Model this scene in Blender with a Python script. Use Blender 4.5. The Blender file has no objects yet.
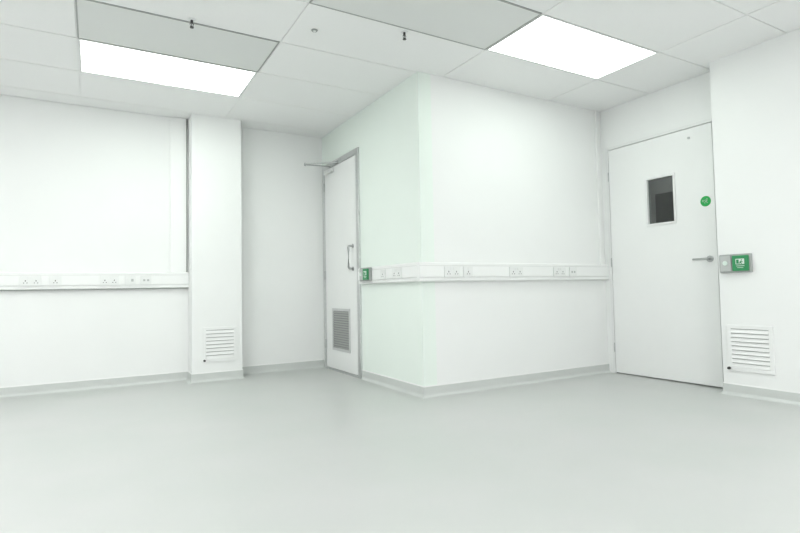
import bpy, bmesh, math
from mathutils import Vector, Matrix
SC=bpy.context.scene; COL=bpy.context.collection
SC.view_settings.view_transform='Standard'
SC.view_settings.look='None'
SC.view_settings.exposure=0
# ---------------------------------------------------------------- room dimensions (metres)
H=2.523
XB,YB=2.176,3.443          # projecting box corner
XR=4.270                   # wall carrying the exit door
XC,YRC=4.091,2.271         # thicker wall beyond the exit door
YW,YC,XCL,XCR=5.460,5.245,.785,1.244   # rear wall and its pillar
XL,YN=-2.6,-2.2            # walls behind the viewer
# ---------------------------------------------------------------- camera
f,yaw,pit,rol,ch=530.635,.523,.045,-.019,.817
F=Vector((math.sin(yaw)*math.cos(pit),math.cos(yaw)*math.cos(pit),math.sin(pit)))
R=Vector((math.cos(yaw),-math.sin(yaw),0));U=R.cross(F)
c,s=math.cos(rol),math.sin(rol)
R,U=c*R+s*U,c*U-s*R
cd=bpy.data.cameras.new('camera');cam=bpy.data.objects.new('camera',cd);COL.objects.link(cam)
cd.lens=f*36/800;cd.clip_start=.02
M=Matrix((R,U,-F)).transposed().to_4x4();M.translation=(0,0,ch);cam.matrix_world=M
SC.camera=cam
# ---------------------------------------------------------------- materials
def mat(name,col,rough=.5,metal=0,spec=.5,noise=None,bump=0,bscale=200,coat=0,col2=None):
    m=bpy.data.materials.new(name);m.use_nodes=True
    nt=m.node_tree;b=nt.nodes['Principled BSDF']
    b.inputs['Base Color'].default_value=(*col,1);b.inputs['Roughness'].default_value=rough
    b.inputs['Metallic'].default_value=metal;b.inputs['Specular IOR Level'].default_value=spec
    tc=nt.nodes.new('ShaderNodeTexCoord')
    if noise:
        amt,sc=noise
        n=nt.nodes.new('ShaderNodeTexNoise');n.inputs['Scale'].default_value=sc;n.inputs['Detail'].default_value=4
        nt.links.new(tc.outputs['Object'],n.inputs['Vector'])
        r=nt.nodes.new('ShaderNodeValToRGB')
        r.color_ramp.elements[0].position=.3;r.color_ramp.elements[1].position=.7
        r.color_ramp.elements[0].color=(*[v*(1-amt) for v in col],1)
        r.color_ramp.elements[1].color=(*[min(1,v*(1+amt)) for v in (col2 or col)],1)
        nt.links.new(n.outputs['Fac'],r.inputs['Fac']);nt.links.new(r.outputs['Color'],b.inputs['Base Color'])
    if bump:
        n=nt.nodes.new('ShaderNodeTexNoise');n.inputs['Scale'].default_value=bscale;n.inputs['Detail'].default_value=3
        nt.links.new(tc.outputs['Object'],n.inputs['Vector'])
        bp=nt.nodes.new('ShaderNodeBump');bp.inputs['Strength'].default_value=bump;bp.inputs['Distance'].default_value=.002
        nt.links.new(n.outputs['Fac'],bp.inputs['Height']);nt.links.new(bp.outputs['Normal'],b.inputs['Normal'])
    return m
WALL=mat('white_wall_paint',(.874,.886,.878),.6,spec=.25,noise=(.006,3),bump=.05,bscale=350)
WALLG=mat('white_wall_paint_green_glow',(.835,.905,.855),.6,spec=.25,noise=(.006,3),bump=.05,bscale=350)  # soft green glow by the corner is mixed into this wall colour
CEIL=mat('mineral_fibre_tile',(.925,.930,.926),.9,spec=.2,noise=(.010,160),bump=.2,bscale=260)
GRID=mat('ceiling_grid_white',(.91,.915,.912),.4)
VINYL=mat('grey_vinyl_floor',(.520,.548,.526),.30,noise=(.012,1.6),bump=.04,bscale=90,col2=(.545,.555,.546))
SKIRT=mat('grey_vinyl_skirting',(.60,.625,.607),.5,noise=(.02,140))
SKCAP=mat('skirting_cap',(.86,.87,.86),.4)
PLASTIC=mat('white_plastic',(.87,.88,.872),.35)
TRUNK=mat('white_pvc_trunking',(.885,.897,.888),.38)
GROOVE=mat('trunking_joint_shadow_gap',(.76,.775,.765),.6)
EDGE=mat('trunking_edge_shade_grey',(.20,.21,.20),.6)  # dark tone for the shade line along the left trunking
FACE=mat('socket_face_white',(.83,.845,.835),.3)
DARK=mat('dark_slot',(.14,.14,.14),.6)
GREYSLOT=mat('grey_slot',(.26,.27,.27),.6)
VSLOT=mat('vent_shadow_grey',(.42,.43,.42),.7)
DOOR=mat('white_laminate',(.87,.882,.874),.33,spec=.35,noise=(.006,5))
ALU=mat('brushed_aluminium',(.66,.67,.67),.28,metal=.9,noise=(.05,40))
FRAMEP=mat('white_painted_frame',(.82,.83,.825),.4)
HINGE=mat('satin_hinge_metal',(.55,.56,.56),.4,metal=.4)
SEAL=mat('grey_seal',(.25,.26,.26),.7)
STEEL=mat('stainless_steel',(.50,.51,.51),.28,metal=1)
ARM=mat('grey_arm_metal',(.42,.43,.43),.4,metal=.5)
GREYM=mat('grey_grille_metal',(.40,.41,.40),.5,metal=.3)
PANEL=mat('grey_ceiling_panel_metal',(.77,.785,.772),.6,noise=(.012,220),bump=.1,bscale=300)
PTRIM=mat('dark_grey_panel_trim',(.40,.41,.40),.5)
GREEN=mat('green_plastic',(.03,.27,.10),.4)
GREENS=mat('green_sign_vinyl',(.015,.38,.08),.4)
LGREY=mat('light_grey_plastic',(.50,.52,.51),.4)
DGREY=mat('mid_grey_plastic',(.38,.40,.39),.4)
WHITE=mat('white_print',(.70,.80,.74),.4)
BLACK=mat('black_plastic',(.02,.02,.02),.4)
DMETAL=mat('dark_bronze_metal',(.07,.07,.07),.4,metal=.5)
CORR=mat('passage_paint',(.55,.56,.55),.8)
CDARK=mat('dark_slab_tone',(.05,.052,.05),.5)
GLASS=bpy.data.materials.new('tinted_glass');GLASS.use_nodes=True
nt=GLASS.node_tree;nt.nodes.clear()
o_=nt.nodes.new('ShaderNodeOutputMaterial');mx=nt.nodes.new('ShaderNodeMixShader');tr=nt.nodes.new('ShaderNodeBsdfTransparent');gl=nt.nodes.new('ShaderNodeBsdfGlossy')
tr.inputs[0].default_value=(.6,.62,.61,1);gl.inputs['Roughness'].default_value=.03;mx.inputs[0].default_value=.05
nt.links.new(tr.outputs[0],mx.inputs[1]);nt.links.new(gl.outputs[0],mx.inputs[2]);nt.links.new(mx.outputs[0],o_.inputs[0])
def emis(name,col,st):
    m=bpy.data.materials.new(name);m.use_nodes=True;nt=m.node_tree
    b=nt.nodes['Principled BSDF'];b.inputs['Base Color'].default_value=(.8,.8,.8,1)
    b.inputs['Emission Color'].default_value=(*col,1);b.inputs['Emission Strength'].default_value=st
    return m
LIGHTA=emis('lit_diffuser',(.92,1.0,.935),7.2)
LIGHTM=emis('lit_diffuser_corner',(.90,1.0,.925),5.2)
LIGHTN=emis('fill_diffuser_neutral',(1.0,.995,.995),8.4)  # for the out-of-view fill panels
# ---------------------------------------------------------------- mesh helpers
def bx(bm,a,b,mi=0):
    a,b=[min(p,q) for p,q in zip(a,b)],[max(p,q) for p,q in zip(a,b)]
    v=[bm.verts.new((x,y,z)) for x in(a[0],b[0]) for y in(a[1],b[1]) for z in(a[2],b[2])]
    for q in((0,1,3,2),(4,6,7,5),(0,4,5,1),(2,3,7,6),(0,2,6,4),(1,5,7,3)):
        fc=bm.faces.new([v[i] for i in q]);fc.material_index=mi
def tube(bm,pts,r,seg=12,mi=0,r2=None):
    """round bar following pts"""
    pts=[Vector(p) for p in pts];rings=[]
    for i,p in enumerate(pts):
        if i==0:d=pts[1]-p
        elif i==len(pts)-1:d=p-pts[i-1]
        else:d=(pts[i+1]-p).normalized()+(p-pts[i-1]).normalized()
        d.normalize();q=d.to_track_quat('Z','Y')
        rr=r if r2 is None else r+(r2-r)*i/(len(pts)-1)
        rings.append([bm.verts.new(p+q@Vector((rr*math.cos(a),rr*math.sin(a),0))) for a in[2*math.pi*k/seg for k in range(seg)]])
    for A,B in zip(rings,rings[1:]):
        for k in range(seg):
            fc=bm.faces.new((A[k],A[(k+1)%seg],B[(k+1)%seg],B[k]));fc.material_index=mi;fc.smooth=True
    bm.faces.new(rings[0][::-1]).material_index=mi;bm.faces.new(rings[-1]).material_index=mi
def make(name,bm,mats,parent=None,bevel=0,loc=None,rz=0,kind=None,label=None,cat=None,group=None):
    bmesh.ops.recalc_face_normals(bm,faces=bm.faces)
    me=bpy.data.meshes.new(name);bm.to_mesh(me);bm.free()
    for m in(mats if isinstance(mats,(list,tuple)) else[mats]):me.materials.append(m)
    o=bpy.data.objects.new(name,me);COL.objects.link(o)
    if parent:o.parent=parent
    if loc is not None:o.location=loc
    o.rotation_euler=(0,0,rz)
    if bevel:
        md=o.modifiers.new('bevel','BEVEL');md.width=bevel;md.segments=2;md.limit_method='ANGLE'
    if kind:o['kind']=kind
    if label:o['label']=label
    if cat:o['category']=cat
    if group:o['group']=group
    return o
def empty(name,loc,rz=0,label=None,cat=None,kind=None,group=None):
    o=bpy.data.objects.new(name,None);COL.objects.link(o);o.location=loc;o.rotation_euler=(0,0,rz);o.empty_display_size=.1
    if label:o['label']=label
    if cat:o['category']=cat
    if kind:o['kind']=kind
    if group:o['group']=group
    return o
def boxes(lst):
    bm=bmesh.new()
    for t in lst:bx(bm,*t)
    return bm
def sweep(path,prof,mi_of=None):
    """extrude profile (d,z) along axis aligned plan path, offset to the right of travel, mitred at corners"""
    bm=bmesh.new();P=[Vector(p) for p in path];rings=[]
    for i,p in enumerate(P):
        n=[]
        if i>0:
            d=(p-P[i-1]).normalized();n.append(Vector((d.y,-d.x)))
        if i<len(P)-1:
            d=(P[i+1]-p).normalized();n.append(Vector((d.y,-d.x)))
        off=n[0]+n[1] if len(n)==2 else n[0]
        rings.append([bm.verts.new((p.x+off.x*d_,p.y+off.y*d_,z)) for d_,z in prof])
    k=len(prof)
    for A,B in zip(rings,rings[1:]):
        for j in range(k):
            fc=bm.faces.new((A[j],A[(j+1)%k],B[(j+1)%k],B[j]))
            if mi_of:fc.material_index=mi_of(j)
    bm.faces.new(rings[0]);bm.faces.new(rings[-1][::-1])
    return bm
# ---------------------------------------------------------------- shell
T=.12
make('floor',boxes([((XL-T,YN-T,-.1),(XR+1.8,YW+T,0))]),VINYL,kind='structure')
make('wall_back',boxes([((XL,YW,0),(XB+T,YW+T,H+.1))]),WALL,kind='structure')
make('wall_pillar',boxes([((XCL,YC,0),(XCR,YW,H+.02))]),WALL,kind='structure')
# door 1 (aluminium framed) opening in the side of the box
D1a,D1b,D1h=4.511,5.418,2.186
make('wall_partition',boxes([((XB,YB,0),(XB+T,D1a,H+.02)),((XB,D1b,0),(XB+T,YW,H+.02)),((XB,D1a,D1h),(XB+T,D1b,H+.02))]),WALLG,kind='structure')
make('wall_front',boxes([((XB+T,YB,0),(XR+T,YB+T,H+.02))]),WALL,kind='structure')
D2a,D2b,D2h=2.345,3.390,2.145
make('wall_right',boxes([((XR,D2b,0),(XR+T,YB,H+.02)),((XR,D2a,D2h),(XR+T,D2b,H+.02)),((XR,YRC,0),(XR+T,D2a,H+.02)),
     ((XC,YN,0),(XR+T,YRC,H+.02))]),WALL,kind='structure')
make('wall_left',boxes([((XL-T,YN,0),(XL,YW,H+.02))]),WALL,kind='structure')
make('wall_rear',boxes([((XL,YN-T,0),(XC,YN,H+.02))]),WALL,kind='structure')
# dim passage behind the exit door, seen through its glass
cx0,cx1,cy0,cy1=XR+T,XR+1.7,2.0,4.6
make('wall_passage',boxes([((cx1,cy0,0),(cx1+.05,cy1,2.4)),((cx0,cy1,0),(cx1+.05,cy1+.05,2.4)),((cx0,cy0-.05,0),(cx1+.05,cy0,2.4)),((cx0,cy0-.05,2.4),(cx1+.05,cy1+.05,2.45))]),CORR,kind='structure')
make('passage_dark_slab',boxes([((cx1-.03,3.15,0),(cx1,4.02,1.93))]),CDARK,kind='structure')  # dark slab added to darken the lower view through the glass
pl=bpy.data.lights.new('passage_fill','POINT');pl.energy=18;pl.shadow_soft_size=.15;plo=bpy.data.objects.new('passage_fill',pl);plo.location=(XR+.9,3.0,2.2);COL.objects.link(plo)  # unseen lamp added to lighten the passage behind the glass
# ---------------------------------------------------------------- suspended ceiling
GX=[XL,-1.31,-.108,1.087,2.410,3.580,XR+.02]
GY=[YN,-1.85,-1.25,-.65,-.05,.55,1.14,1.74,2.340,2.905,3.460,4.023,4.623,5.22,YW]
seen=[(2,11),(4,8)]
lit=seen+[(1,8),(0,10),(0,7),(0,4),(1,2),(3,2),(4,4),(2,1),(4,1),(1,0+1)]  # panels after the seen pair are out of view, added for fill
grey=[(2,10),(3,8)]
bm=bmesh.new()
bx(bm,(XL,YN,H+.005),(XR,YW,H+.10),0)
g=.004
for i in range(len(GX)-1):
    for j in range(len(GY)-1):
        if (i,j) in lit or (i,j) in grey:continue
        x0,x1,y0,y1=GX[i]+g,GX[i+1]-g,GY[j]+g,GY[j+1]-g
        if x0>=XB-.02 and y0>=YB:continue
        if x1>XB and y0>YB:x1=XB
        if x1>XR:x1=XR
        if x0>XB-.1 and y1>YB+.02:y1=YB+.02
        bx(bm,(x0,y0,H),(x1,y1,H+.005),1)
make('ceiling',bm,[GRID,CEIL],kind='structure')
def ceil_light(i,j):
    x0,x1,y0,y1=GX[i],GX[i+1],GY[j],GY[j+1]
    w,d=x1-x0-.012,y1-y0-.012
    r=empty('ceiling_light',((x0+x1)/2,(y0+y1)/2,H),label='flush rectangular LED ceiling light with glowing white diffuser',cat='ceiling light',group='ceiling light panels')
    e=.012
    make('light_frame',boxes([((-w/2,-d/2,-.003),(w/2,-d/2+e,.004)),((-w/2,d/2-e,-.003),(w/2,d/2,.004)),
        ((-w/2,-d/2+e,-.003),(-w/2+e,d/2-e,.004)),((w/2-e,-d/2+e,-.003),(w/2,d/2-e,.004))]),FRAMEP,r)
    make('light_diffuser',boxes([((-w/2+e,-d/2+e,0),(w/2-e,d/2-e,.004))]),LIGHTA if (i,j)==(2,11) else LIGHTM if (i,j)==(4,8) else LIGHTN,r)
for i,j in lit:ceil_light(i,j)
for i,j in grey:
    x0,x1,y0,y1=GX[i],GX[i+1],GY[j],GY[j+1]
    w,d=x1-x0-.006,y1-y0-.006;e=.008
    r=empty('ceiling_panel',((x0+x1)/2,(y0+y1)/2,H),label='flat grey metal ceiling panel with darker edge trim beside a lit panel',cat='ceiling panel',group='grey ceiling panels')
    make('panel_trim',boxes([((-w/2,-d/2,-.004),(w/2,-d/2+e,.004)),((-w/2,d/2-e,-.004),(w/2,d/2,.004)),
        ((-w/2,-d/2+e,-.004),(-w/2+e,d/2-e,.004)),((w/2-e,-d/2+e,-.004),(w/2,d/2-e,.004))]),PTRIM,r)
    make('panel_sheet',boxes([((-w/2+e,-d/2+e,-.001),(w/2-e,d/2-e,.004))]),PANEL,r)
# ---------------------------------------------------------------- skirting
sk=[(0,0),(.030,0),(.020,.004),(.012,.011),(.007,.022),(.006,.078),(.004,.086),(0,.086)]
mi=lambda j:1 if j in(5,6) else 0
make('baseboard_back',sweep([(XL,YW),(XCL,YW),(XCL,YC),(XCR,YC),(XCR,YW),(XB,YW)],sk,mi),[SKIRT,SKCAP],kind='structure')
make('baseboard_box',sweep([(XB,D1a-.002),(XB,YB),(XR,YB)],sk,mi),[SKIRT,SKCAP],kind='structure')
make('baseboard_right',sweep([(XR,D2a-.03),(XR,YRC),(XC,YRC),(XC,YN)],sk,mi),[SKIRT,SKCAP],kind='structure')
# ---------------------------------------------------------------- trunking
tp=[(0,.855),(.036,.855),(.046,.862),(.046,.884),(.042,.885),(.042,.888),(.050,.889),(.050,.971),(.042,.972),(.042,.975),(.046,.976),(.046,.993),(.036,1.0),(0,1.0)]
tp=[(d*.9 if d else -.003,.881+(z-.855)*1.034) for d,z in tp];TZ=1.031
gm=lambda j:1 if j in(3,4,5,7,8,9) else 0
TD=.045
make('cable_trunking',sweep([(XB,D1a-.03),(XB,YB+.0005)],tp,gm),[TRUNK,GROOVE],label='white plastic dado trunking between the vented door and wall corner',cat='cable trunking')
make('cable_trunking',sweep([(XB-TD,YB),(XR-.001,YB)],[(max(d,0),z) for d,z in tp],gm),[TRUNK,GROOVE],label='white plastic dado trunking along the projecting wall',cat='cable trunking')
bm=sweep([(XL+.01,YW),(XCL-.001,YW)],tp,gm)
bx(bm,(.622,YW-.026,TZ),(.764,YW,H-.002));bx(bm,(.650,YW-.029,TZ),(.736,YW-.0261,H-.002))
bx(bm,(XL+.01,YW-.030,.8765),(XCL-.001,YW,.8805),2);bx(bm,(.7645,YW-.027,TZ+.001),(.769,YW,H-.002),2)  # thin dark strips standing in for shadow under and beside the trunking
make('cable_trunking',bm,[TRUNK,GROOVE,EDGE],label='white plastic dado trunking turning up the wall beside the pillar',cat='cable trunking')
make('cable_trunking',boxes([((4.192,YB-.018,TZ),(4.222,YB,H-.002))]),TRUNK,bevel=.003,label='slim white vertical trunking in the room corner',cat='cable trunking')
# ---------------------------------------------------------------- sockets  (front = local -y)
def socket(kind,loc,rz):
    w={'double':.150,'single':.090,'data':.090,'spur':.090}[kind];h=.084
    lab={'double':'white twin wall socket with two switches set in the trunking','single':'white single switched wall socket set in the trunking',
         'data':'white data outlet plate set in the trunking','spur':'white fused switch plate set in the trunking'}[kind]
    nm={'double':'double_socket','single':'single_socket','data':'data_outlet','spur':'fused_switch'}[kind]
    r=empty(nm,loc,rz,label=lab,cat='wall socket' if kind!='spur' else 'wall switch',group='sockets on the trunking' )
    make('faceplate',boxes([((-w/2,-.010,-h/2),(w/2,0,h/2))]),FACE,r,bevel=.002)
    if kind in('double','single'):
        cs=[-.037,.037] if kind=='double' else[0]
        for k,cx in enumerate(cs):
            bm=boxes([((cx-.0035,-.0106,-.006),(cx+.0035,-.010,.006)),((cx-.0155,-.0106,-.021),(cx-.0075,-.010,-.015)),((cx+.0075,-.0106,-.021),(cx+.0155,-.010,-.015))])
            make('pin_holes',bm,DARK,r)
            sx=(-.014 if cx<0 else .014) if kind=='double' else 0
            make('rocker_switch',boxes([((sx-.006,-.014,.014),(sx+.006,-.010,.032))]),FACE,r,bevel=.001)
    elif kind=='data':
        for k in(-.016,.016):
            make('port',boxes([((k-.009,-.0108,-.010),(k+.009,-.010,.008))]),LGREY,r)
    else:
        make('rocker_switch',boxes([((-.024,-.014,-.012),(-.008,-.010,.014))]),FACE,r,bevel=.001)
        make('fuse_holder',boxes([((.006,-.012,-.012),(.026,-.010,.012))]),LGREY,r,bevel=.001)
zc=.956;NX=-math.pi/2
for k,x in(('double',2.428),('single',2.582),('double',3.090),('double',3.600),('data',3.770)):
    socket(k,(x,YB-TD,zc),0)
for k,x in(('double',-.463),('single',-.289),('double',.118),('spur',.284),('data',.414)):
    socket(k,(x,YW-TD,zc),0)
socket('double',(XB-TD,3.740,zc),NX);socket('single',(XB-TD,3.98,zc),NX)
# ---------------------------------------------------------------- door release stations
def station(loc,rz,lab,hw=.106):
    k=hw/.106
    r=empty('door_release_unit',loc,rz,label=lab,cat='door release')
    make('back_box',boxes([((-.110*k,-.028,-.068*k),(.110*k,0,.068*k))]),DGREY,r,bevel=.005,label='grey backing box')
    make('switch_housing',boxes([((-.100*k,-.036,-.056*k),(-.024*k,-.028,.056*k))]),LGREY,r,bevel=.003)
    bm=bmesh.new();tube(bm,[(-.062*k,-.036,.004),(-.062*k,-.044,.004)],.017*k,20);make('push_button',bm,WHITE,r)
    make('call_point',boxes([((-.012*k,-.042,-.056*k),(.100*k,-.028,.056*k))]),GREEN,r,bevel=.004)
    make('call_point_window',boxes([((.014*k,-.0445,-.008*k),(.074*k,-.042,.032*k))]),WHITE,r,bevel=.001)
    S=lambda *p:tuple(q*k if n!=1 else q for n,q in enumerate(p))
    bm=bmesh.new()
    bx(bm,S(.020,-.0455,-.004),S(.037,-.0445,.026));bx(bm,S(.053,-.0455,.018),S(.060,-.0445,.026))
    tube(bm,[S(.054,-.0452,.016),S(.048,-.0452,.006),S(.041,-.0452,-.003)],.0034*k,6)
    tube(bm,[S(.048,-.0452,.006),S(.058,-.0452,-.004)],.0034*k,6);tube(bm,[S(.064,-.0452,.009),S(.052,-.0452,.012),S(.045,-.0452,.009)],.003*k,6)
    make('pictogram',bm,GREEN,r)
    bm=boxes([(S(.016,-.0430,-.022),S(.074,-.042,-.018)),(S(.024,-.0430,-.034),S(.066,-.042,-.031))])
    make('text_lines',bm,WHITE,r)
station((XC,2.140,.968),NX,'grey push switch and green emergency door release beside exit door')
station((XB-TD,4.290,.966),NX,'grey push switch and green emergency door release on the trunking',.095)
# ---------------------------------------------------------------- louvred vents on pillars
def vent(loc,rz,w,h,n,lab):
    r=empty('vent_grille',loc,rz,label=lab,cat='air vent',group='white wall vents')
    e=.028
    make('grille_frame',boxes([((-w/2,-.010,0),(w/2,0,e)),((-w/2,-.010,h-e),(w/2,0,h)),((-w/2,-.010,e),(-w/2+e,0,h-e)),((w/2-e,-.010,e),(w/2,0,h-e))]),PLASTIC,r,bevel=.002)
    make('grille_backing',boxes([((-w/2+e,-.002,e),(w/2-e,0,h-e))]),VSLOT,r)
    bm=bmesh.new();p=(h-2*e)/n
    for k in range(n):
        z=e+p*k
        v=[bm.verts.new(q) for q in((-w/2+e,-.012,z+.001),(w/2-e,-.012,z+.001),(w/2-e,-.003,z+p*.76),(-w/2+e,-.003,z+p*.76),(-w/2+e,-.012,z+.004),(w/2-e,-.012,z+.004),(w/2-e,-.003,z+p*.76+.003),(-w/2+e,-.003,z+p*.76+.003))]
        for q in((0,1,2,3),(4,5,6,7),(0,1,5,4),(2,3,7,6),(0,3,7,4),(1,2,6,5)):bm.faces.new([v[i] for i in q])
    make('louvres',bm,PLASTIC,r)
    bm=bmesh.new();tube(bm,[(-w/2+.012,-.010,.016),(-w/2+.012,-.026,.016)],.010,14);tube(bm,[(-w/2+.012,-.026,.016),(-w/2+.012,-.036,.016)],.006,14)
    make('latch',bm,BLACK,r,label='small black latch knob')
vent((1.037,YC,.180),0,.310,.325,8,'white louvred air vent low on the pillar')
vent((XC,2.075,.182),NX,.312,.335,9,'white louvred air vent low on the wall by the exit door')
# ---------------------------------------------------------------- door 1 : white leaf, aluminium frame (local x = -world y, front -y)
cy=(D1a+D1b)/2;W=D1b-D1a
d1=empty('door_1',(XB,cy,0),NX,label='white door with vent, pull handle and aluminium frame',cat='door',kind='structure')
fw=.056;hw=W/2
bm=boxes([((-hw,-.018,0),(-hw+fw,.10,D1h)),((hw-fw,-.018,0),(hw,.10,D1h)),((-hw+fw,-.018,D1h-fw),(hw-fw,.10,D1h))])
make('door_frame',bm,ALU,d1,bevel=.002,label='silver aluminium frame')
make('threshold',boxes([((-hw+fw,-.018,0),(hw-fw,.09,.018))]),ALU,d1,bevel=.002)
L0,L1,LT=-hw+fw+.004,hw-fw-.004,D1h-fw-.004
leaf=make('door_leaf',boxes([((L0,-.012,.022),(L1,.032,LT))]),DOOR,d1,bevel=.002)
for z in(.22,.95,1.9):
    bm=bmesh.new();tube(bm,[(-hw+fw,-.022,z),(-hw+fw,-.022,z+.09)],.007,12);bx(bm,(-hw+fw-.022,-.020,z),(-hw+fw+.022,-.017,z+.09))
    make('hinge',bm,HINGE,d1)
hx=hw-fw-.089
bm=bmesh.new()
za,zb=1.035,1.255
pts=[(hx,-.012,za),(hx,-.045,za),(hx,-.056,za+.005),(hx,-.062,za+.017),(hx,-.062,zb-.017),(hx,-.056,zb-.005),(hx,-.045,zb),(hx,-.012,zb)]
tube(bm,pts,.011,14);tube(bm,[(hx,-.0125,za),(hx,-.018,za)],.020,18);tube(bm,[(hx,-.0125,zb),(hx,-.018,zb)],.020,18)
make('pull_handle',bm,STEEL,leaf,label='steel D-shaped pull handle')
vx0,vx1,vz0,vz1=cy-5.18,cy-4.74,.215,.645
e=.025
bm=boxes([((vx0,-.020,vz0),(vx1,-.012,vz0+e),0),((vx0,-.020,vz1-e),(vx1,-.012,vz1),0),((vx0,-.020,vz0+e),(vx0+e,-.012,vz1-e),0),((vx1-e,-.020,vz0+e),(vx1,-.012,vz1-e),0),
          ((vx0+e,-.0135,vz0+e),(vx1-e,-.012,vz1-e),1)])
n=16;p=(vz1-vz0-2*e)/n
for k in range(n):
    z=vz0+e+p*k
    v=[bm.verts.new(q) for q in((vx0+e,-.021,z+.002),(vx1-e,-.021,z+.002),(vx1-e,-.0145,z+p*.7),(vx0+e,-.0145,z+p*.7))]
    fc=bm.faces.new(v);fc.material_index=2
make('vent_grille',bm,[ALU,GREYSLOT,GREYM],leaf,label='grey metal louvred vent')
cl=make('door_closer',boxes([((-.34,-.045,LT-.058),(-.14,-.012,LT-.014))]),FRAMEP,d1,bevel=.004,label='overhead door closer')
bm=bmesh.new();za=LT+.002
def bar(a,b,w,t):
    a,b=Vector(a),Vector(b);d=(b-a).normalized();n=Vector((-d.y,d.x,0))*w/2
    v=[bm.verts.new(q) for q in(a-n,b-n,b+n,a+n)]+[bm.verts.new(q+Vector((0,0,t))) for q in(a-n,b-n,b+n,a+n)]
    for q in((0,1,2,3),(4,5,6,7),(0,1,5,4),(1,2,6,5),(2,3,7,6),(3,0,4,7)):bm.faces.new([v[i] for i in q])
bar((-.20,-.032,za+.004),(-.24,-.290,za+.004),.022,.010);bar((-.24,-.290,za+.014),(-.04,-.024,za+.014),.022,.010)
tube(bm,[(-.20,-.032,LT-.016),(-.20,-.032,za+.012)],.010,12);tube(bm,[(-.24,-.29,za-.002),(-.24,-.29,za+.028)],.010,12)
bx(bm,(-.07,-.032,za+.004),(0,-.018,za+.030))
make('closer_arm',bm,ARM,cl,label='grey metal scissor arm')
# ---------------------------------------------------------------- door 2 : exit door with vision panel
cy=(D2a+D2b)/2;W=D2b-D2a;hw=W/2
d2=empty('door_2',(XR,cy,0),NX,label='white exit door with small dark vision panel',cat='door',kind='structure')
fw=.026
make('door_frame',boxes([((-hw,-.006,0),(-hw+fw,.10,D2h)),((hw-fw,-.006,0),(hw,.10,D2h)),((-hw+fw,-.006,D2h-fw),(hw-fw,.10,D2h))]),FRAMEP,d2,bevel=.002,label='white painted frame')
make('door_seal',boxes([((-hw+fw,.012,0),(-hw+fw+.012,.05,D2h-fw)),((hw-fw-.012,.012,0),(hw-fw,.05,D2h-fw)),((-hw+fw,.012,D2h-fw-.012),(hw-fw,.05,D2h-fw))]),SEAL,d2,label='dark rubber seal')
L0,L1,LT=-hw+fw+.005,hw-fw-.005,D2h-fw-.005
gx0,gx1,gz0,gz1=cy-2.962,cy-2.718,1.362,1.755
leaf=make('door_leaf',boxes([((L0,-.002,.010),(gx0,.040,LT)),((gx1,-.002,.010),(L1,.040,LT)),((gx0,-.002,.010),(gx1,.040,gz0)),((gx0,-.002,gz1),(gx1,.040,LT))]),DOOR,d2)
e=.018
make('vision_frame',boxes([((gx0-e,-.010,gz0-e),(gx1+e,-.002,gz0)),((gx0-e,-.010,gz1),(gx1+e,-.002,gz1+e)),((gx0-e,-.010,gz0),(gx0,-.002,gz1)),((gx1,-.010,gz0),(gx1+e,-.002,gz1))]),FRAMEP,leaf,bevel=.002,label='white glazing bead')
make('vision_glass',boxes([((gx0,.014,gz0),(gx1,.020,gz1))]),GLASS,leaf,label='dark glass pane')
hx=cy-2.432;hz=1.022
bm=bmesh.new();tube(bm,[(hx,-.002,hz),(hx,-.012,hz)],.026,24)
tube(bm,[(hx,-.012,hz),(hx,-.045,hz),(hx-.008,-.054,hz),(hx-.022,-.057,hz),(hx-.110,-.057,hz)],.0095,12)
make('lever_handle',bm,STEEL,leaf,label='steel lever handle')
for z in(.20,1.0,1.82):
    bm=bmesh.new();tube(bm,[(-hw+fw,-.008,z),(-hw+fw,-.008,z+.085)],.005,12)
    make('hinge',bm,HINGE,d2)
bm=bmesh.new();sx=cy-2.565
tube(bm,[(sx,-.002,2.035),(sx,-.010,2.035)],.010,12)
make('lock_indicator',bm,LGREY,leaf)
sg=empty('round_sign',(XR-.002,2.448,1.488),NX,label='round green safety sign on the exit door',cat='sign')
bm=bmesh.new();tube(bm,[(0,0,0),(0,-.003,0)],.042,40);make('sign_disc',bm,GREENS,sg)
bm=bmesh.new()
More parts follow.
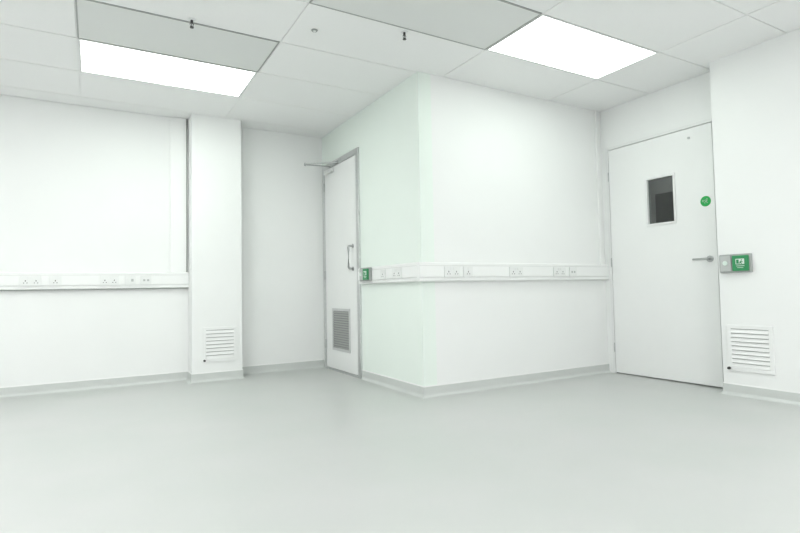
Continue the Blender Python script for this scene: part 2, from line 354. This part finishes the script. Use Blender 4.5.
tube(bm,[(.010,-.0035,.010),(.003,-.0035,0),(-.007,-.0035,-.007),(-.007,-.0035,-.017)],.0018,6)
tube(bm,[(.003,-.0035,0),(.011,-.0035,-.007),(.015,-.0035,-.016)],.0018,6)
tube(bm,[(-.010,-.0035,.005),(-.003,-.0035,.010),(.008,-.0035,.008),(.015,-.0035,.003)],.0016,6)
tube(bm,[(.013,-.003,.017),(.013,-.005,.017)],.0036,12)
bx(bm,(-.023,-.0038,-.004),(-.018,-.003,.013))
make('sign_pictogram',bm,WHITE,sg)
# ---------------------------------------------------------------- sprinklers
def sprinkler(x,y):
    r=empty('sprinkler_head',(x,y,H),label='small dark pendant sprinkler head hanging from the ceiling',cat='sprinkler',group='ceiling sprinkler heads')
    bm=bmesh.new();tube(bm,[(0,0,0),(0,0,-.005)],.024,24,r2=.020);make('escutcheon',bm,FRAMEP,r)
    bm=bmesh.new();tube(bm,[(0,0,-.005),(0,0,-.024)],.008,12)
    tube(bm,[(.005,0,-.020),(.011,0,-.030),(.008,0,-.042),(.002,0,-.050)],.0025,6);tube(bm,[(-.005,0,-.020),(-.011,0,-.030),(-.008,0,-.042),(-.002,0,-.050)],.0025,6)
    tube(bm,[(0,0,-.024),(0,0,-.048)],.0028,8)
    make('sprinkler_body',bm,DMETAL,r)
    bm=bmesh.new();tube(bm,[(0,0,-.049),(0,0,-.052)],.012,16);make('deflector',bm,DMETAL,r)
sprinkler(.515,3.425);sprinkler(1.765,2.945)
r=empty('ceiling_detector',(1.235,3.20,H),label='tiny round chrome-rimmed detector in the ceiling tile',cat='detector')
bm=bmesh.new();tube(bm,[(0,0,0),(0,0,-.006)],.022,24,r2=.018);make('detector_ring',bm,DGREY,r)
bm=bmesh.new();tube(bm,[(0,0,-.006),(0,0,-.010)],.010,16,r2=.007);make('detector_lens',bm,FRAMEP,r)
# ---------------------------------------------------------------- world (sealed room, dim)
w=bpy.data.worlds.new('world');SC.world=w;w.use_nodes=True
w.node_tree.nodes['Background'].inputs[0].default_value=(.05,.05,.05,1)
